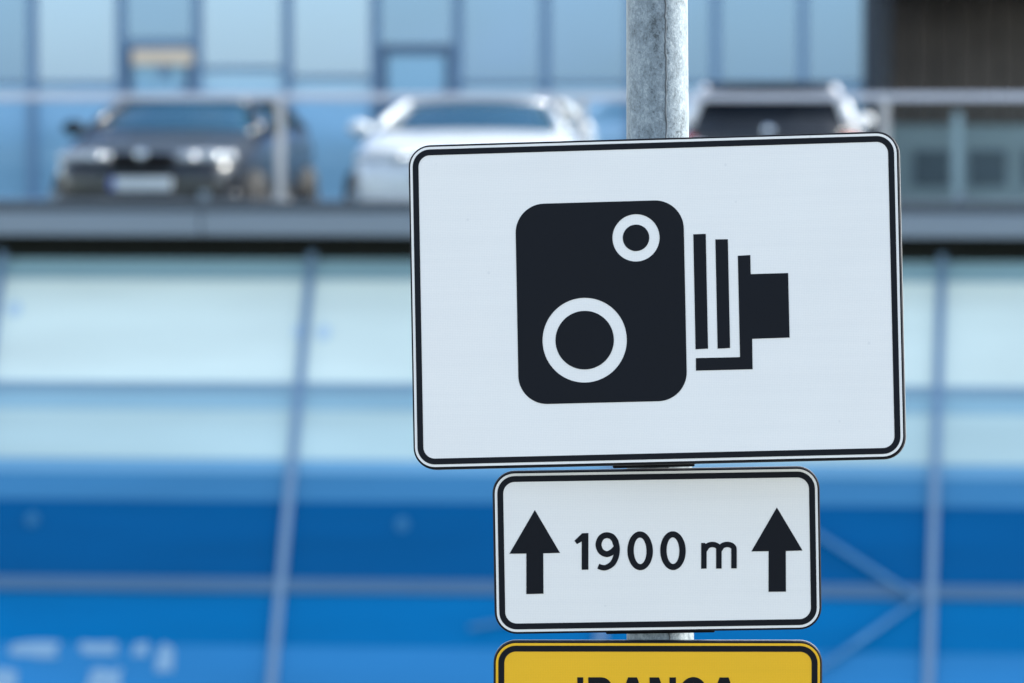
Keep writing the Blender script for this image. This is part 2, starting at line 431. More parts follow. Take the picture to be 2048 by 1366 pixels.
rod((1560, 1025), (1838, 1205)); rod((1838, 1205), (1560, 1400)); rod((940, 1262), (1255, 1205), .02)
for (a, b_, c, d) in ((18, 118, 1283, 1316), (160, 236, 1283, 1312), (268, 296, 1283, 1314), (316, 346, 1288, 1344), (-30, 34, 1338, 1400), (176, 238, 1336, 1400)):
    x0, z1 = gz(a, c); x1, z0 = gz(b_, d); V = []; m_ = 12
    rad = [rnd.uniform(.78, 1.1) for _ in range(m_)]
    for o_ in (.006, .010):                  # uneven pale patch, a few millimetres proud
        for k in range(m_):
            an = 2 * math.pi * (k + .5) / m_; ca, sa = math.cos(an), math.sin(an); f_ = rad[k] / max(abs(ca), abs(sa)) ** .7
            V.append(gpt((x0 + x1) / 2 + (x1 - x0) / 2 * ca * f_, (z0 + z1) / 2 + (z1 - z0) / 2 * sa * f_, o_))
    meshobj('pale_patch', V, [tuple(range(m_, 2 * m_)), tuple(range(m_))[::-1]] + [(k, (k + 1) % m_, m_ + (k + 1) % m_, m_ + k) for k in range(m_)], M['letter'], tb)
box('side_wall', (X0, -.12, .0), (X0 + .2, 16, zbot), M['spand'], tb)
box('side_wall', (X1 - .2, -.12, .0), (X1, 16, zbot), M['spand'], tb)
tag(meshobj('parking_deck', [wpt(X0, 1.74, DECK), wpt(X1, 1.74, DECK), wpt(X1, 16.4, DECK), wpt(X0, 16.4, DECK)], [(0, 1, 2, 3)], M['deck'], recalc=False), kind='structure')

# glass balustrade along the terrace edge -----------------------------
bl = tempty('glass_balustrade')
tag(bl, 'clear glass balustrade with pale steel handrail along the terrace edge', 'railing')
zr = loc(1024, 194, 0)[1]
box('handrail', (X0, -.03, zr - .032), (X1, .03, zr + .032), M['rail'], bl, .012)
px_posts = [560 - 605 * 2, 560 - 605, 560, 1165, 1770, 1770 + 605]
pxl = [loc(p, 300, 0)[0] for p in px_posts]
for x in pxl:
    box('post', (x - .035, -.02, ztop), (x + .035, .02, zr - .034), M['post'], bl, .006)
    box('base_shoe', (x - .07, -.07, ztop), (x + .07, .07, ztop + .02), M['post'], bl, .004)
for k in range(len(pxl) - 1):
    box('glass_pane', (pxl[k] + .05, -.006, ztop + .05), (pxl[k + 1] - .05, .006, zr - .05), M['bal_glass'], bl)
    for q in (.25, .75):
        x = pxl[k] + (pxl[k + 1] - pxl[k]) * q
        box('glass_clamp', (x - .04, -.02, ztop), (x + .04, .02, ztop + .08), M['fascia'], bl, .004)

# office building at the back of the terrace --------------------------
ob = tempty('office_building')
tag(ob, 'office building with tall blue mirrored glazing and a dark brown recess', 'building')
YO = 13.5
mo = [-285, -110, 65, 242, 395, 575, 750, 915, 1090, 1262, 1430, 1605, 1738]
xo = [loc(p, 200, YO)[0] for p in mo]
ZT = DECK + 4.6
doorcol = {(242, 395): 88, (750, 915): 100}
for k in range(len(mo) - 1):
    a, b_ = xo[k] + .05, xo[k + 1] - .05
    key = (mo[k], mo[k + 1])
    if key in doorcol:
        zt = loc(320, doorcol[key], YO)[1]
        box('glass_pane', (a, YO, zt + .06), (b_, YO + .02, ZT), M['off_glass2'], ob)
        dr = box('door', (a + .004, YO - .03, zt - .05), (b_ - .004, YO + .05, zt + .045), M['doorframe' if key[0] == 750 else 'frame'], ob, .008)
        box('door_pane', (a + .09, YO, DECK + .12), (b_ - .09, YO + .02, zt - .06), M['off_door'], dr)
        box('door_stile', (a + .004, YO - .03, DECK + .02), (a + .085, YO + .05, zt - .055), M['doorframe'], dr, .008)
        box('door_stile', (b_ - .085, YO - .03, DECK + .02), (b_ - .004, YO + .05, zt - .055), M['doorframe'], dr, .008)
        tube('door_handle', [(b_ - .13, YO - .07, DECK + .8), (b_ - .13, YO - .07, DECK + 1.4)], .015, M['rail'], dr, 8)
    else:
        g = M['off_glass'] if key[0] in (65, 395, 575) else M['off_glass2']
        zs = loc(320, {395: 138, 575: 156}.get(key[0], 168), YO)[1]  # split where the painted skyline reflection begins
        box('glass_pane', (a, YO, zs + .03), (b_, YO + .02, ZT), g, ob)
        box('glass_pane', (a, YO, DECK + .10), (b_, YO + .02, zs - .03), M['off_low'], ob)
        box('glazing_bar', (a + .004, YO - .02, zs - .026), (b_ - .004, YO + .04, zs + .026), M['frame'], ob, .005)
for x in xo[:-1]:
    box('mullion', (x - .049, YO - .07, DECK + .02), (x + .049, YO + .06, ZT), M['frame'], ob, .008)
box('sill', (xo[0], YO - .09, DECK), (xo[-1], YO + .07, DECK + .018), M['frame'], ob)
xe = xo[-1]; xr = X1
box('corner_pier', (xe - .06, YO - .16, DECK), (xe + .10, YO + .5, ZT), M['slate'], ob, .01)
box('upper_wall', (xo[0], YO - .12, ZT + .01), (xr, YO + .4, ZT + 2.6), M['spand'], ob, .02)
YB = YO + 2.4                               # back of the recess
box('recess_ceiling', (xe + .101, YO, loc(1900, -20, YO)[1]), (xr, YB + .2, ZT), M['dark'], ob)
for i in range(22):                         # upright cladding boards
    a = xe + .11 + i * .24
    if a + .23 > xr: break
    box('cladding_board', (a, YB + rnd.uniform(0, .02), DECK + 1.02), (a + .225, YB + .08, ZT), M['brown'], ob, .006)
zw = DECK + 1.0
box('low_wall', (xe + .105, YB - .3, DECK), (xr, YB + .05, zw), M['teal'], ob, .01)
for (a, b_) in ((1828, 1900), (1940, 2012), (2050, 2120)):
    x0, z1 = loc(a, 300, YB - .32); x1, z0 = loc(b_, 372, YB - .32)
    p = box('dark_panel', (x0, YB - .33, z0), (x1, YB - .305, z1), M['dark'], ob)
x0 = loc(1905, 300, YO + .2)[0]
box('slim_column', (x0, YO + .2, DECK), (x0 + .10, YO + .3, loc(1905, 225, YO)[1]), M['teal'], ob, .01)
box('rear_mass', (xo[0], YB + .21, DECK), (xr, YB + 3, ZT + 2.6), M['spand'], ob)

# tan board fixed on the office glazing
nb = tempty('notice_board')
tag(nb, 'small tan notice board hung high on the office door glazing', 'notice board')
x0, z1 = loc(264, 98, YO - .1); x1, z0 = loc(386, 130, YO - .1)
box('board', (x0, YO - .12, z0), (x1, YO - .085, z1), M['tan'], nb, .01)
xm = (x0 + x1) / 2
box('bracket', (xm - .04, YO - .10, z0 - .14), (xm + .04, YO - .08, z0 - .002), M['frame'], nb)
box('hanger', (x0 + .04, YO - .084, z0 + .02), (x0 + .07, YO - .031, z1 - .02), M['frame'], nb)
box('hanger', (x1 - .07, YO - .084, z0 + .02), (x1 - .04, YO - .031, z1 - .02), M['frame'], nb)

# ------------------------------------------------------------------ cars (local: nose +x, z up)
CM = dict(
    tyre=mat('tyre_rubber', (.02, .02, .02), .8, var=.1), rim=mat('alloy_rim', (.45, .46, .48), .3, metal=.9),
    glass=mat('car_window_glass', (.006, .040, .075), .08, spec=.18, var=.05), trim=mat('black_plastic_trim', (.006, .006, .007), .55, var=.1, vscale=8, spec=.12),
    lamp=mat('headlamp_chrome_and_lens', (.42, .44, .46), .2, metal=.5, coat=.6, var=.05, vscale=12), red=mat('tail_lamp_red', (.55, .01, .015), .15, coat=1, var=.05),
    privacy=mat('black_privacy_glass', (.004, .006, .010), .2, spec=.08, var=.05),
    plate=mat('number_plate_white', (.58, .61, .63), .45, var=.04), blue=mat('plate_band_blue', (.01, .06, .35), .45, var=.04),
    chrome=mat('chrome_badge', (.6, .63, .68), .15, metal=1, var=.03), amber=mat('amber_lamp', (.7, .22, .02), .2, coat=1, var=.04))
def paint(name, col, metal=.0, coat=1):
    return mat(name, col, .30, metal=metal, coat=coat, var=.03, vscale=5, spec=.5)
def lerp(a, b, t): return Vector(a) * (1 - t) + Vector(b) * t
def patch(name, top, bot, mt, parent, rows_=5, bulge=0, thick=.012, smooth=True):
    n = len(top); V = []; Fc = []
    cen = sum((Vector(p) for p in top + bot), Vector()) / (2 * n)
    for j in range(rows_ + 1):
        t = j / rows_
        for i in range(n):
            p = lerp(top[i], bot[i], t)
            if bulge:
                d = Vector((p.x * .2, p.y, 0)) if abs(bulge) > 1 else None
            V.append(p)
    for j in range(rows_):
        for i in range(n - 1):
            a = j * n + i; Fc.append((a, a + 1, a + n + 1, a + n))
    o = meshobj(name, V, Fc, mt, parent, smooth)
    s = o.modifiers.new('solid', 'SOLIDIFY'); s.thickness = thick; s.offset = 0
    return o
def slab(name, y0, y1, z0, z1, xf, depth, mt, parent, n=10, bev=.015, taper=0):   # plate wrapped round the nose or tail
    V = []; Fc = []
    for i in range(n + 1):
        t = i / n; y = y0 + (y1 - y0) * t; x = xf(y); s = 1 if xf(0) > 0 else -1
        k = taper * abs(t - .5) * 2 * (z1 - z0) / 2
        V += [(x, y, z0 + k), (x, y, z1 - k), (x - s * depth, y, z1 - k), (x - s * depth, y, z0 + k)]
    for i in range(n):
        a = i * 4
        for k in range(4):
            Fc.append((a + k, a + (k + 1) % 4, a + 4 + (k + 1) % 4, a + 4 + k))
    Fc += [(0, 1, 2, 3), (n * 4 + 3, n * 4 + 2, n * 4 + 1, n * 4)]
    o = meshobj(name, V, Fc, mt, parent, True)
    return bevel(o, bev)
def blob(name, c, s, mt, parent, nu=16, nv=10):
    V = []; Fc = []
    for j in range(nv + 1):
        b_ = math.pi * j / nv
        for i in range(nu):
            a = 2 * math.pi * i / nu
            V.append((c[0] + s[0] * math.sin(b_) * math.cos(a), c[1] + s[1] * math.sin(b_) * math.sin(a), c[2] + s[2] * math.cos(b_)))
    for j in range(nv):
        for i in range(nu):
            i2 = (i + 1) % nu; Fc.append((j * nu + i, j * nu + i2, (j + 1) * nu + i2, (j + 1) * nu + i))
    o = meshobj(name, V, Fc, mt, parent, True, recalc=False)
    bm = bmesh.new(); bm.from_mesh(o.data); bmesh.ops.remove_doubles(bm, verts=bm.verts, dist=1e-5); bmesh.ops.recalc_face_normals(bm, faces=bm.faces[:]); bm.to_mesh(o.data); bm.free()
    return o
def car(name, label, pt, W, H, kind, alt=None):
    c = empty(name); tag(c, label, 'car', 'cars parked on the terrace')
    GL = CM['glass'] if kind != 'suv' else CM['privacy']
    hd = .98 if kind != 'suv' else 1.05      # belt / cowl height
    wf = W / .91
    rear = kind == 'suv'
    st = [(2.20, .60, .32, .52, .60), (2.13, .74, .22, .64, .72), (1.90, .84, .17, .72, .80), (1.40, .885, .17, .79, .90), (.95, .90, .17, hd - .10, hd - .01),
          (0, .91, .17, hd - .08, hd + .01), (-1.2, .91, .17, hd - .06, hd + (.02 if not rear else -.02)), (-1.8, .88, .19, hd - .06 - (.06 if rear else 0), hd - (.09 if rear else 0)), (-2.1, .81, .24, hd - .10 - (.05 if rear else 0), hd - .03 - (.09 if rear else 0)), (-2.2, .70, .36, hd - .2 - (.04 if rear else 0), hd - .12 - (.06 if rear else 0))]
    V = []; Fc = []; ns = 0
    for (x, hw, zb, zs, zt) in st:
        h = hw * wf; cr = .035
        half = [(h * .55, zb), (h * .93, zb + .04), (h * 1.0, (zb + zs) * .5), (h * .99, zs), (h * .90, zt), (h * .45, zt + cr * .8)]
        ringp = [(0, zb)] + half + [(0, zt + cr)] + [(-a, b_) for a, b_ in reversed(half)]
        ns = len(ringp)
        V += [(x, a, b_) for a, b_ in ringp]
    for i in range(len(st) - 1):
        for k in range(ns):
            k2 = (k + 1) % ns; Fc.append((i * ns + k, i * ns + k2, (i + 1) * ns + k2, (i + 1) * ns + k))
    Fc += [tuple(range(ns)), tuple((len(st) - 1) * ns + k for k in reversed(range(ns)))]
    body = meshobj('body', V, Fc, pt, c, True)
    sb = body.modifiers.new('sub', 'SUBSURF'); sb.levels = 2; sb.render_levels = 2
    # greenhouse
    hb = .80 * wf; hr = (.585 if not rear else .62) * wf
    xc, xrf = .98, (.22 if not rear else .35)
    pt2 = alt or pt
    xrr, xb = (-1.05, -1.70) if not rear else (-1.80, -2.02)
    zr0 = H - .06
    m = 9; ys = [-1 + 2 * i / (m - 1) for i in range(m)]
    cowl = [(xc - .22 * y * y, hb * y, hd - .02) for y in ys]
    rf = [(xrf - .14 * y * y, hr * y, zr0 - .04 * y * y) for y in ys]
    rr = [(xrr + .08 * y * y, hr * y, zr0 - .04 * y * y) for y in ys]
    bk = [(xb + .12 * y * y, hb * y * .97, hd + .0) for y in ys]
    def inset(a, b_, f): return [lerp(p, q, f) for p, q in zip(a, b_)]
    patch('windshield', inset(rf, cowl, .06), inset(rf, cowl, 1.0), GL, c)
    patch('rear_window', inset(rr, bk, .08), inset(rr, bk, .92 if not rear else .80), GL, c)
    if rear: patch('tailgate_panel', inset(rr, bk, .80), [(x - .10, y * 1.02, z - .12) for x, y, z in bk], pt2, c, thick=.02)
    # roof
    rows_r = 8; V = []; Fc = []
    for j in range(rows_r + 1):
        t = j / rows_r
        for i in range(m):
            p = lerp(inset(rf, cowl, .07)[i], inset(rr, bk, .09)[i], t)
            p.z += .06 * math.sin(math.pi * min(1, max(0, t))) ** .6 * (1 - .35 * ys[i] ** 2)
            V.append(p)
    for j in range(rows_r):
        for i in range(m - 1):
            a = j * m + i; Fc.append((a, a + 1, a + m + 1, a + m))
    ro = meshobj('roof', V, Fc, pt2, c, True); q = ro.modifiers.new('solid', 'SOLIDIFY'); q.thickness = .02; q.offset = 1
    if rear:
        slab('roof_spoiler', -hr * .95, hr * .95, zr0 + .0, zr0 + .045, lambda y: -1.93 + .06 * y * y, .2, pt2, c)
        slab('tailgate', -.70 * wf, .70 * wf, .57, .97, lambda y: -2.235 + .20 * y * y, .10, pt2, c, 16, .03)
    for s in (-1, 1):
        i = 0 if s < 0 else m - 1
        A0, A1 = Vector(cowl[i]), Vector(rf[i]); C0, C1 = Vector(bk[i]), Vector(rr[i])
        tube('pillar', [A0 + Vector((.02, 0, -.02)), lerp(A0, A1, .5) + Vector((0, s * .012, .01)), A1, lerp(A1, C1, .5) + Vector((0, s * .012, .035)), C1, lerp(C1, C0, .5) + Vector((0, s * .012, .01)), C0 + Vector((-.02, 0, -.02))], [.045, .042, .04, .038, .05, .065, .07], pt, c, 8)
        nt = 6
        top = [lerp(A1, C1, k / nt) + Vector((0, -s * .004, .0)) for k in range(nt + 1)]
        bot = [lerp(A0, C0, k / nt) for k in range(nt + 1)]
        patch('side_window', top, bot, GL, c)
        tube('window_pillar', [lerp(A0, C0, .52) + Vector((0, s * .012, -.01)), lerp(A1, C1, .50) + Vector((0, s * .012, .03))], .03, CM['trim'], c, 6)
        # mirror
        mr = blob('mirror', (.68, s * (hb + .13), hd + .02), (.07, .10, .07), CM['trim'] if kind == 'dark' else pt, c)
        tube('mirror_arm', [(.70, s * (hb - .02), hd - .03), (.70, s * (hb + .08), hd)], .02, CM['trim'], mr, 6)
        # doors
        for x_ in (.15, -.85):
            box('door_handle', (x_ - .10, s * .905 * wf - .012, hd - .17), (x_ + .06, s * .905 * wf + .012, hd - .14), pt, c, .006)
        # wheels
        for x_ in (1.36, -1.36):
            wh = blob('wheel', (x_, s * (.80 * wf), .31), (.37, .115, .37), CM['trim'], c)
            ty = []; tf = []; n = 24; pr = [(.20, -.10), (.29, -.10), (.315, -.07), (.32, 0), (.315, .07), (.29, .10), (.20, .10)]
            for k in range(n):
                a = 2 * math.pi * k / n
                ty += [(x_ + r_ * math.cos(a), s * (.83 * wf) + d_, .315 + r_ * math.sin(a)) for r_, d_ in pr]
            for k in range(n):
                for q_ in range(6):
                    tf.append((k * 7 + q_, k * 7 + q_ + 1, ((k + 1) % n) * 7 + q_ + 1, ((k + 1) % n) * 7 + q_))
            meshobj('tyre', ty, tf, CM['tyre'], wh, True)
            rv = [(x_, s * (.83 * wf + .06), .315)]; rfz = []
            for k in range(20):
                a = 2 * math.pi * k / 20; r_ = .21 if k % 4 < 2 else .19
                rv.append((x_ + r_ * math.cos(a), s * (.83 * wf + .085), .315 + r_ * math.sin(a)))
            for k in range(20): rfz.append((0, 1 + k, 1 + (k + 1) % 20))
            meshobj('rim', rv, rfz, CM['rim'], wh)
    fx = lambda y: 2.205 - .30 * y * y
    bx_ = lambda y: -2.215 + .22 * y * y
    for s in (-1, 1):
        a, b_ = sorted((s * .30 * wf, s * .80 * wf))
        if not rear:
            hl = slab('headlight', a, b_, .69, .815, lambda y: 2.185 - .36 * y * y, .12, CM['lamp'], c, taper=.25, bev=.03)
            blob('lamp_lens', (2.13 - .32 * (.62 * wf) ** 2, s * .60 * wf, .75), (.09, .095, .065), CM['lamp'], hl)
            blob('lamp_lens', (2.16 - .32 * (.40 * wf) ** 2, s * .42 * wf, .75), (.07, .07, .055), CM['lamp'], hl)
            slab('fog_light', *sorted((s * .52 * wf, s * .70 * wf)), .42, .49, lambda y: 2.20 - .30 * y * y, .05, CM['lamp'], c)
            slab('tail_light', a, b_, .74, .88, lambda y: -2.20 + .22 * y * y, .10, CM['red'], c)
        else:
            slab('headlight', a, b_, .72, .83, lambda y: 2.19 - .36 * y * y, .12, CM['lamp'], c)
            slab('tail_light', *sorted((s * .62 * wf, s * .86 * wf)), .72, .935, lambda y: -2.235 + .22 * y * y, .12, CM['red'], c, bev=.03)
            slab('reversing_light', *sorted((s * .56 * wf, s * .615 * wf)), .80, .92, lambda y: -2.215 + .22 * y * y, .08, CM['plate'], c)
    slab('grille', -.28 * wf, .28 * wf, .62, .80, lambda y: 2.20 - .28 * y * y, .06, CM['trim'], c, taper=.1)
    slab('front_bumper', -.84 * wf, .84 * wf, .36, .46, lambda y: 2.235 - .33 * y * y, .14, pt, c, 16, .03)
    slab('air_intake', -.78 * wf, .78 * wf, .465, .60, lambda y: 2.215 - .31 * y * y, .06, CM['trim'], c, 16)
    slab('rear_bumper', -.84 * wf, .84 * wf, .34, .56, lambda y: -2.25 + .26 * y * y, .14, CM['trim'] if rear else pt, c, 16, .03)
    for nm, xx, s, zc in (('number_plate', 2.262, 1, .525), ('number_plate', -2.275, -1, .62 if not rear else .66)):
        p = box(nm, (min(xx, xx - s * .02), -.26, zc - .055), (max(xx, xx - s * .02), .26, zc + .055), CM['plate'], c, .004)
        yb = -.256 * s
        box('country_band', (min(xx, xx + s * .003) , min(yb, yb + s * .045), zc - .052), (max(xx, xx + s * .003), max(yb, yb + s * .045), zc + .052), CM['blue'], p)
    def badge(x, z, s):
        V = [(x + s * .012, 0, z)]; n = 20
        for k in range(n): V.append((x, .05 * math.cos(2 * math.pi * k / n), z + .05 * math.sin(2 * math.pi * k / n)))
        meshobj('badge', V, [(0, 1 + k, 1 + (k + 1) % n) for k in range(n)], CM['chrome'], c)
    badge(2.215, .775, 1); badge(-2.235 if rear else -2.22, .86 if not rear else .98, -1)
    return c
def place(c, px, Yn, heading, end):          # put the nose (end=1) or tail (end=-1) at photo column px
    d = Vector((math.cos(heading), math.sin(heading), 0))
    p = at(px, 400, Yn); c.location = Vector((p.x, p.y, DECK + .004)) - d * 2.2 * end
    c.rotation_euler = (0, 0, heading)
c1 = car('dark_car', 'nearly black car facing the railing, pale headlights and white number plate', paint('near_black_car_paint', (.006, .008, .012), .0, .35), .84, 1.33, 'dark')
c1.scale = (1.08, 1.08, 1.02); place(c1, 290, 50.6, R(-97), 1)
c2 = car('white_car', 'white car facing the railing, partly behind the top left of the sign', paint('white_car_paint', (.60, .63, .65)), .90, 1.32, 'white')
c2.scale = (1.10, 1.10, 1.02); place(c2, 902, 50.4, R(-96), 1)
c3 = car('white_dark_car', 'car seen from behind with dark roof and tailgate, white side pillars and red tail lights', paint('white_suv_paint', (.78, .79, .80)), .92, 1.46, 'suv', paint('black_suv_paint', (.008, .010, .014), 0, .15))
place(c3, 1537, 54.4, R(87), -1)

# ------------------------------------------------------------------ lamp column that carries the signs
PY = 10.49
gz0 = 2.70
def pole_c(py):                              # centre and half width of the column at a photo row
    t = py / 1275
    return 1314 + 6.5 * t, (61.2 + 6.3 * t)
a0 = at(pole_c(0)[0], 0, PY); a1 = at(pole_c(1275)[0], 1275, PY)
r0 = pole_c(0)[1] / FPX * PY; r1 = pole_c(1275)[1] / FPX * PY
ztop_p, zbot_p = 9.2, gz0 - .3
def pole_at(z):
    t = (z - a0.z) / (a1.z - a0.z)
    return a0 + (a1 - a0) * t, r0 + (r1 - r0) * t
pole = empty('sign_pole', (pole_at(gz0)[0].x, PY, gz0))
tag(pole, 'tapered galvanised steel pole with welded seam carrying the three road signs', 'pole')
o0 = Vector(pole.location)
zs = [zbot_p + (ztop_p - zbot_p) * k / 60 for k in range(61)]
SEAM = R(-75.5)                              # weld seam, a little right of the side facing the camera
n = 72; V = []; Fc = []
for z in zs:
    cpt, r_ = pole_at(z)
    for k in range(n):
        a = SEAM + 2 * math.pi * k / n
        V.append(Vector((cpt.x + r_ * math.cos(a), cpt.y + r_ * math.sin(a), z)) - o0)
for j in range(len(zs) - 1):
    for k in range(n):
        k2 = (k + 1) % n; Fc.append((j * n + k, j * n + k2, (j + 1) * n + k2, (j + 1) * n + k))
tubeo = meshobj('shaft', V, Fc, M['steel'], pole, True)
V = []; Fc = []; zz = [4.6 + (6.4 - 4.6) * k / 240 for k in range(241)]
for i, z in enumerate(zz):                   # raised, slightly uneven weld bead
    cpt, r_ = pole_at(z); j = rnd.uniform(-.0012, .0012); hgt = .0026 + rnd.uniform(-.0008, .0008)
    for k, (da, dr) in enumerate(((-.034, -.001), (-.020, hgt * .7), (0, hgt), (.012, hgt * .6), (.022, -.001))):
        a = SEAM + da + j / r_
        V.append(Vector((cpt.x + (r_ + dr) * math.cos(a), cpt.y + (r_ + dr) * math.sin(a), z)) - o0)
for i in range(len(zz) - 1):
    for k in range(4):
        a = i * 5 + k; Fc.append((a, a + 1, a + 6, a + 5))
meshobj('weld_seam', V, Fc, M['weld'], pole, True)
V, Fc = tube_mesh([Vector((pole_at(z)[0].x, pole_at(z)[0].y, z)) - o0 for z in (ztop_p - .03, ztop_p + .02, ztop_p + .05)], [pole_at(ztop_p)[1] + .004, pole_at(ztop_p)[1] + .004, .02], 32)
meshobj('cap', V, Fc, M['rim'], pole, True)
fl = box('base_flange', (-.16, -.16, -.005), (.16, .16, .02), M['steel'], pole, .006)
for sx in (-1, 1):
    for sy in (-1, 1):
        tube('anchor_bolt', [(sx * .115, sy * .115, .018), (sx * .115, sy * .115, .07)], .012, M['bolt'], pole, 6, False)

# ------------------------------------------------------------------ signs
def sign_body(name, label, loc_, rpy, w_, h_, rad, face, depth=.026, b0=.0078, b1=.0187):
    e = empty(name, loc_); e.rotation_mode = 'YXZ'
    e.rotation_euler = (R(rpy[2]), R(rpy[0]), R(rpy[1]))
    tag(e, label, 'road sign', 'road signs on the pole')
    n = 10
    # front sheet with a thin rounded rim folded back
    outer = rrect(-w_ / 2, -h_ / 2, w_ / 2, h_ / 2, rad, n)
    def inset(d): return rrect(-w_ / 2 + d, -h_ / 2 + d, w_ / 2 - d, h_ / 2 - d, max(.002, rad - d), n)
    loops = [(inset(.0034), 0.0), (inset(.0006), .0004), (outer, .0022), (outer, .0085), (inset(-.0012), .0105), (inset(-.0012), depth), (inset(.010), depth), (inset(.012), .004)]
    V = []; Fc = []; m_ = len(outer); mi = []
    for L_, y in loops: V += [(p[0], y, p[1]) for p in L_]
    for j in range(len(loops) - 1):
        for k in range(m_):
            k2 = (k + 1) % m_; Fc.append((j * m_ + k, j * m_ + k2, (j + 1) * m_ + k2, (j + 1) * m_ + k)); mi.append(0 if j < 4 else (1 if j < 6 else 2))
    Fc.append(tuple((len(loops) - 1) * m_ + k for k in range(m_))); mi.append(2)
    rim = meshobj('folded_rim', V, Fc, M['rim'], e)
    rim.data.materials.append(M['rimlight']); rim.data.materials.append(M['back'])
    for p, i_ in zip(rim.data.polygons, mi): p.material_index = i_
    flat('face_sheet', [inset(.0032)], -.0004, face, e)
    ring('border', inset(b0), inset(b1), -.0010, M['black'], e)
    return e
bpy.context.view_layer.update()
BIG = dict(c=(.26103, 10.3794, 5.63386), rpy=(-1.781, -7.06, -5.86), w=.900, h=.595)
s1 = sign_body('speed_camera_sign', 'large white road sign with black camera symbol, topmost on the pole', BIG['c'], BIG['rpy'], BIG['w'], BIG['h'], .040, M['white'])
# pixel -> sign plane for the measured symbol
TL, TR, BL = Vector((817.6, 292)), Vector((1798.6, 261)), Vector((826.6, 941))
eu = (TR - TL) / BIG['w']; ev = (BL - TL) / BIG['h']; det = eu.x * ev.y - eu.y * ev.x
def b(px, py):
    d = Vector((px, py)) - TL
    u = (d.x * ev.y - d.y * ev.x) / det; v = (eu.x * d.y - eu.y * d.x) / det
    return (u - BIG['w'] / 2, BIG['h'] / 2 - v)
YP = -.0011
# camera body: rounded rectangle with two ring-shaped lenses cut out
cTL, cBR = b(1035, 408), b(1375.5, 802)
cTR, cBL = b(1371, 400), b(1037, 808)
x0 = (cTL[0] + cBL[0]) / 2; x1 = (cTR[0] + cBR[0]) / 2; z1 = (cTL[1] + cTR[1]) / 2; z0 = (cBL[1] + cBR[1]) / 2
outer = rrect(x0, z0, x1, z1, .053, 14)
def disc_hole_body():
    m = bpy.data.meshes.new('camera_symbol_body')
    bm = bmesh.new()
    cs = [(b(1275.5, 475.5), 47.2 / 1090, 26.5 / 1090), (b(1171.5, 680.5), 84.5 / 1090, 58.5 / 1090)]
    ed = []
    def loop(P):
        vv = [bm.verts.new((p[0], YP, p[1])) for p in P]
        return [bm.edges.new((vv[i], vv[(i + 1) % len(vv)])) for i in range(len(vv))]
    ed += loop(outer)
    for (cc, ro, ri) in cs: ed += loop(circle(cc[0], cc[1], ro, 72))
    bmesh.ops.triangle_fill(bm, use_beauty=True, use_dissolve=False, edges=ed)
    for (cc, ro, ri) in cs:                  # drop anything filled inside the rings, then add the dark pupils
        for f in [f for f in bm.faces if (Vector((f.calc_center_median().x, f.calc_center_median().z)) - Vector(cc)).length < ro * .97 and all((Vector((v.co.x, v.co.z)) - Vector(cc)).length < ro * 1.002 for v in f.verts)]:
            bm.faces.remove(f)
    for f in bm.faces:
        f.normal_update()
        if f.normal.y > 0: f.normal_flip()
    bm.to_mesh(m); bm.free(); m.materials.append(M['black'])
    o = link(bpy.data.objects.new('camera_symbol', m), s1)
    for (cc, ro, ri) in cs: flat('lens_pupil', [circle(cc[0], cc[1], ri, 64)], YP, M['black'], o)
    return o
sym = disc_hole_body()
flat('bellows_bar', [[b(1390, 468), b(1415, 467), b(1418, 696), b(1393, 697.5)]], YP, M['black'], sym)
flat('bellows_bar', [[b(1434, 478), b(1459, 477.5), b(1462, 694.5), b(1437, 696)]], YP, M['black'], sym)
flat('bellows_lens', [[b(1478.5, 510.5), b(1503.5, 509), b(1504, 547), b(1578.5, 544.5), b(1580.5, 673), b(1506, 676), b(1506.5, 736.5), b(1393.5, 740), b(1393.5, 715), b(1481.5, 712.5)]], YP, M['black'], sym)

SM = (1314, 1101)
def sloc(px, py, Y): return at(px, py, Y)
th2 = R(1.0)
s2 = sign_body('distance_sign', 'white road sign reading 1900 m between two black up arrows', sloc(*SM, 10.400), (-1.0, -1.2, -1.2), .5975, .2972, .040, M['white'])
def q(px, py):
    dx, dy = px - SM[0], py - SM[1]; k = FPX / 10.40
    return ((dx * math.cos(th2) - dy * math.sin(th2)) / k, -(dx * math.sin(th2) + dy * math.cos(th2)) / k)
for P in ([(1069, 1020), (1119.5, 1106), (1086, 1107), (1086.5, 1188), (1052, 1189), (1052, 1107.5), (1018, 1108)],
          [(1554, 1014), (1605.5, 1100.5), (1572, 1101.5), (1572.5, 1183), (1537.5, 1183.5), (1537.5, 1102), (1503, 1102.5)]):
    flat('arrow', [[q(*p) for p in P]], YP, M['black'], s2)
def gpath(pts): return [q(*p) for p in pts]
flat('numeral', [gpath([(1164, 1066.5), (1176.5, 1066), (1176.5, 1139.5), (1163, 1140), (1163, 1083), (1153.5, 1088.5), (1148.5, 1081.5)])], YP, M['black'], s2)
def px_arc(cx, cy, rx, ry, a0_, a1_, n_=28): return [(cx + rx * math.cos(R(a0_ + (a1_ - a0_) * k / n_)), cy - ry * math.sin(R(a0_ + (a1_ - a0_) * k / n_))) for k in range(n_ + 1)]
def spline(P, n_=8):
    P = [Vector(p) for p in P]; Q = [P[0] * 2 - P[1]] + P + [P[-1] * 2 - P[-2]]; out = []
    for i in range(1, len(Q) - 2):
        for k in range(n_):
            t = k / n_; a, b_, c_, d = Q[i - 1], Q[i], Q[i + 1], Q[i + 2]
            out.append(.5 * (2 * b_ + (c_ - a) * t + (2 * a - 5 * b_ + 4 * c_ - d) * t * t + (3 * b_ - a - 3 * c_ + d) * t ** 3))
    return out + [P[-1]]
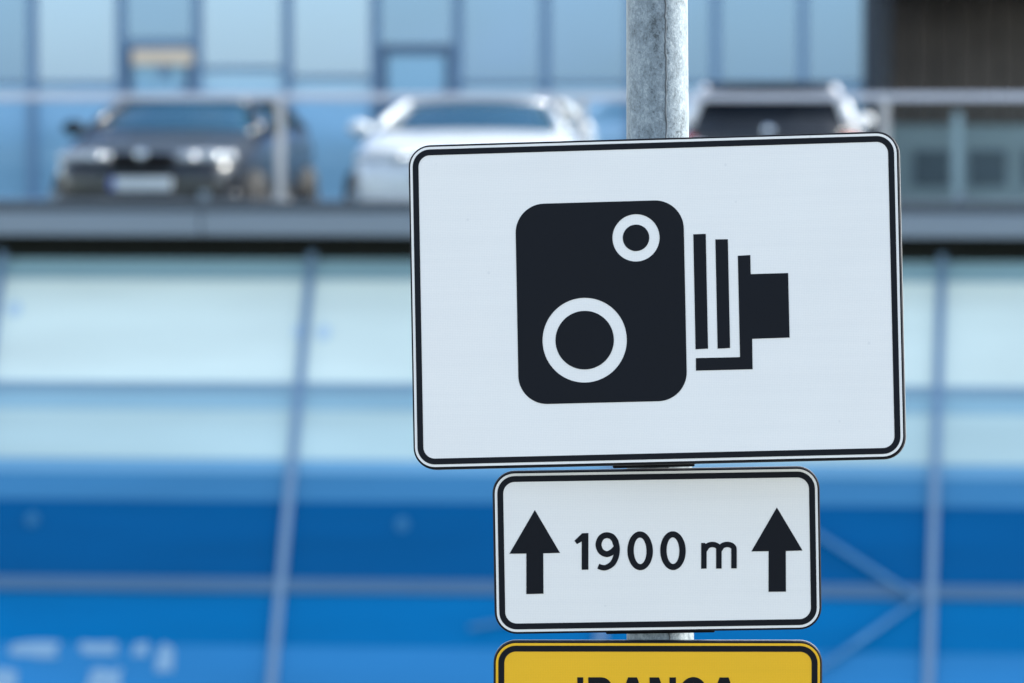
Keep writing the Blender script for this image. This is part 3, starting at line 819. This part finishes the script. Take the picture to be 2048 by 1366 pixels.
stroke('numeral', gpath(spline([(1232.5, 1090), (1226, 1075.5), (1213.5, 1070.3), (1202, 1075.5), (1196.8, 1089), (1201.5, 1102.5), (1213, 1108.3), (1224, 1104), (1233, 1095)])), 12.0 / 1094, YP, M['black'], s2)
stroke('numeral', gpath(spline([(1225, 1074.5), (1230.6, 1083), (1233.6, 1098), (1231.5, 1114), (1224.5, 1127.5), (1213, 1134.8), (1204.5, 1135.4), (1196.3, 1132.6)])), lambda t: (12.4 - 1.8 * t) / 1094, YP - .0002, M['black'], s2)
for cx_, cy_ in ((1280.2, 1101.6), (1346, 1101.2)):
    c0 = q(cx_, cy_); ring('numeral', circle(c0[0], c0[1], 25.6 / 1094, 64, 39 / 1094), circle(c0[0], c0[1], 12.7 / 1094, 64, 26.6 / 1094), YP, M['black'], s2)
flat('letter', [gpath([(1402.5, 1085.5), (1410.5, 1085.5), (1413.5, 1092), (1413.5, 1137), (1402.5, 1137.5)])], YP, M['black'], s2)
stroke('letter', gpath([(1408, 1101)] + px_arc(1425, 1097.5, 13.2, 8.8, 168, 12, 14) + [(1438.0, 1101), (1438.0, 1137)]), 11.0 / 1094, YP - .0002, M['black'], s2)
stroke('letter', gpath([(1438, 1101)] + px_arc(1454.8, 1097.5, 13.4, 9.0, 168, 8, 14) + [(1468.3, 1101), (1468.3, 1136.5)]), 11.0 / 1094, YP - .0004, M['black'], s2)

Y3 = 10.400
H3 = .30
c3p = (1315.7, 1282 + H3 * FPX / Y3 / 2)
s3 = sign_body('equipment_sign', 'yellow road sign with black border and cut off black lettering, lowest on the pole', sloc(*c3p, Y3), (-.05, -1.0, -.6), .601, H3, .040, M['yellow'])
def y3(px, py): k = FPX / Y3; return ((px - c3p[0]) / k, -(py - c3p[1]) / k)
T0, T1, SW = 1354, 1429, 13.0                # cap line, base line, stroke (photo pixels)
def poly(*P): flat('letter', [[y3(*p) for p in P]], YP, M['black'], s3)
def A_(cx_):
    poly((cx_ - 9, T0), (cx_ + 9, T0), (cx_ + 36, T1), (cx_ + 21, T1), (cx_, T0 + 16), (cx_ - 21, T1), (cx_ - 36, T1))
    flat('letter', [[y3(*p) for p in ((cx_ - 17, T1 - 29), (cx_ + 17, T1 - 29), (cx_ + 20, T1 - 17), (cx_ - 20, T1 - 17))]], YP - .0002, M['black'], s3)
poly((1154, T0), (1166, T0), (1166, T1), (1154, T1))
poly((1176, T0), (1189, T0), (1189, T1), (1176, T1))
stroke('letter', [y3(*p) for p in [(1185, T0 + 6.3), (1202, T0 + 6.3)] + px_arc(1202, T0 + 21.5, 15.5, 15.2, 90, -90, 16) + [(1185, T0 + 36.7)]], 12.6 / 1094, YP - .0002, M['black'], s3)
poly((1198, T0 + 41), (1212, T0 + 38), (1230, T1), (1214, T1))
A_(1265)
poly((1299, T0), (1312, T0), (1312, T1), (1299, T1)); poly((1339, T0), (1352, T0), (1352, T1), (1339, T1))
flat('letter', [[y3(*p) for p in ((1305, T0), (1318, T0), (1346, T1), (1333, T1))]], YP - .0002, M['black'], s3)
stroke('letter', [y3(*p) for p in px_arc(1387, 1391.5, 23.5, 31.8, 38, 322, 40)], 12.8 / 1094, YP, M['black'], s3)
poly((1388, 1391), (1413, 1391), (1413, 1420), (1401, 1420), (1401, 1402), (1388, 1402))
A_(1448.5)

# clamps: channel on the back of each sign, strap round the column
bpy.context.view_layer.update()
def clamps(e, zls, half):
    for zl in zls:
        wp = e.matrix_world @ Vector((0, .018, zl)); cpt, r_ = pole_at(wp.z)
        inv = e.matrix_world.inverted()
        cl = inv @ cpt
        ch = box('clamp_channel', (-half, .0045, zl - .014), (half, .030, zl + .014), M['bolt'], e, .002)
        V = []; Fc = []; n = 28; pr = ((.000, -.014), (.004, -.014), (.004, .014), (.000, .014))
        ctr = Vector((cl.x, cl.y, zl))
        for k in range(n):
            a = 2 * math.pi * k / n
            for dr, dz in pr: V.append(ctr + Vector(((r_ + .0015 + dr) * math.cos(a), (r_ + .0015 + dr) * math.sin(a), dz)))
        for k in range(n):
            for j in range(4):
                Fc.append((k * 4 + j, k * 4 + (j + 1) % 4, ((k + 1) % n) * 4 + (j + 1) % 4, ((k + 1) % n) * 4 + j))
        meshobj('clamp_strap', V, Fc, M['bolt'], e, False)
        for s in (-1, 1):
            yb = min(.028, cl.y - .02)
            tube('clamp_bolt', [(cl.x + s * (r_ + .012), .012, zl), (cl.x + s * (r_ + .012), cl.y + .01, zl)], .005, M['bolt'], e, 8)
for e_, h_, half in ((s1, BIG['h'], .075), (s2, .2972, .10)):
    cl = e_.matrix_world.inverted() @ pole_at((e_.matrix_world @ Vector((0, 0, -h_ / 2))).z)[0]
    box('bottom_bracket', (cl.x - half, .0275, -h_ / 2 - .0055), (cl.x + half, .036, -h_ / 2 + .03), M['rim'], e_, .002)
clamps(s1, (.20, -.20), .30); clamps(s2, (.09, -.09), .18); clamps(s3, (.09, -.09), .18)

# ------------------------------------------------------------------ render
scn.render.resolution_x = 1024; scn.render.resolution_y = 683
scn.render.engine = 'CYCLES'
scn.cycles.max_bounces = 6; scn.cycles.transparent_max_bounces = 12
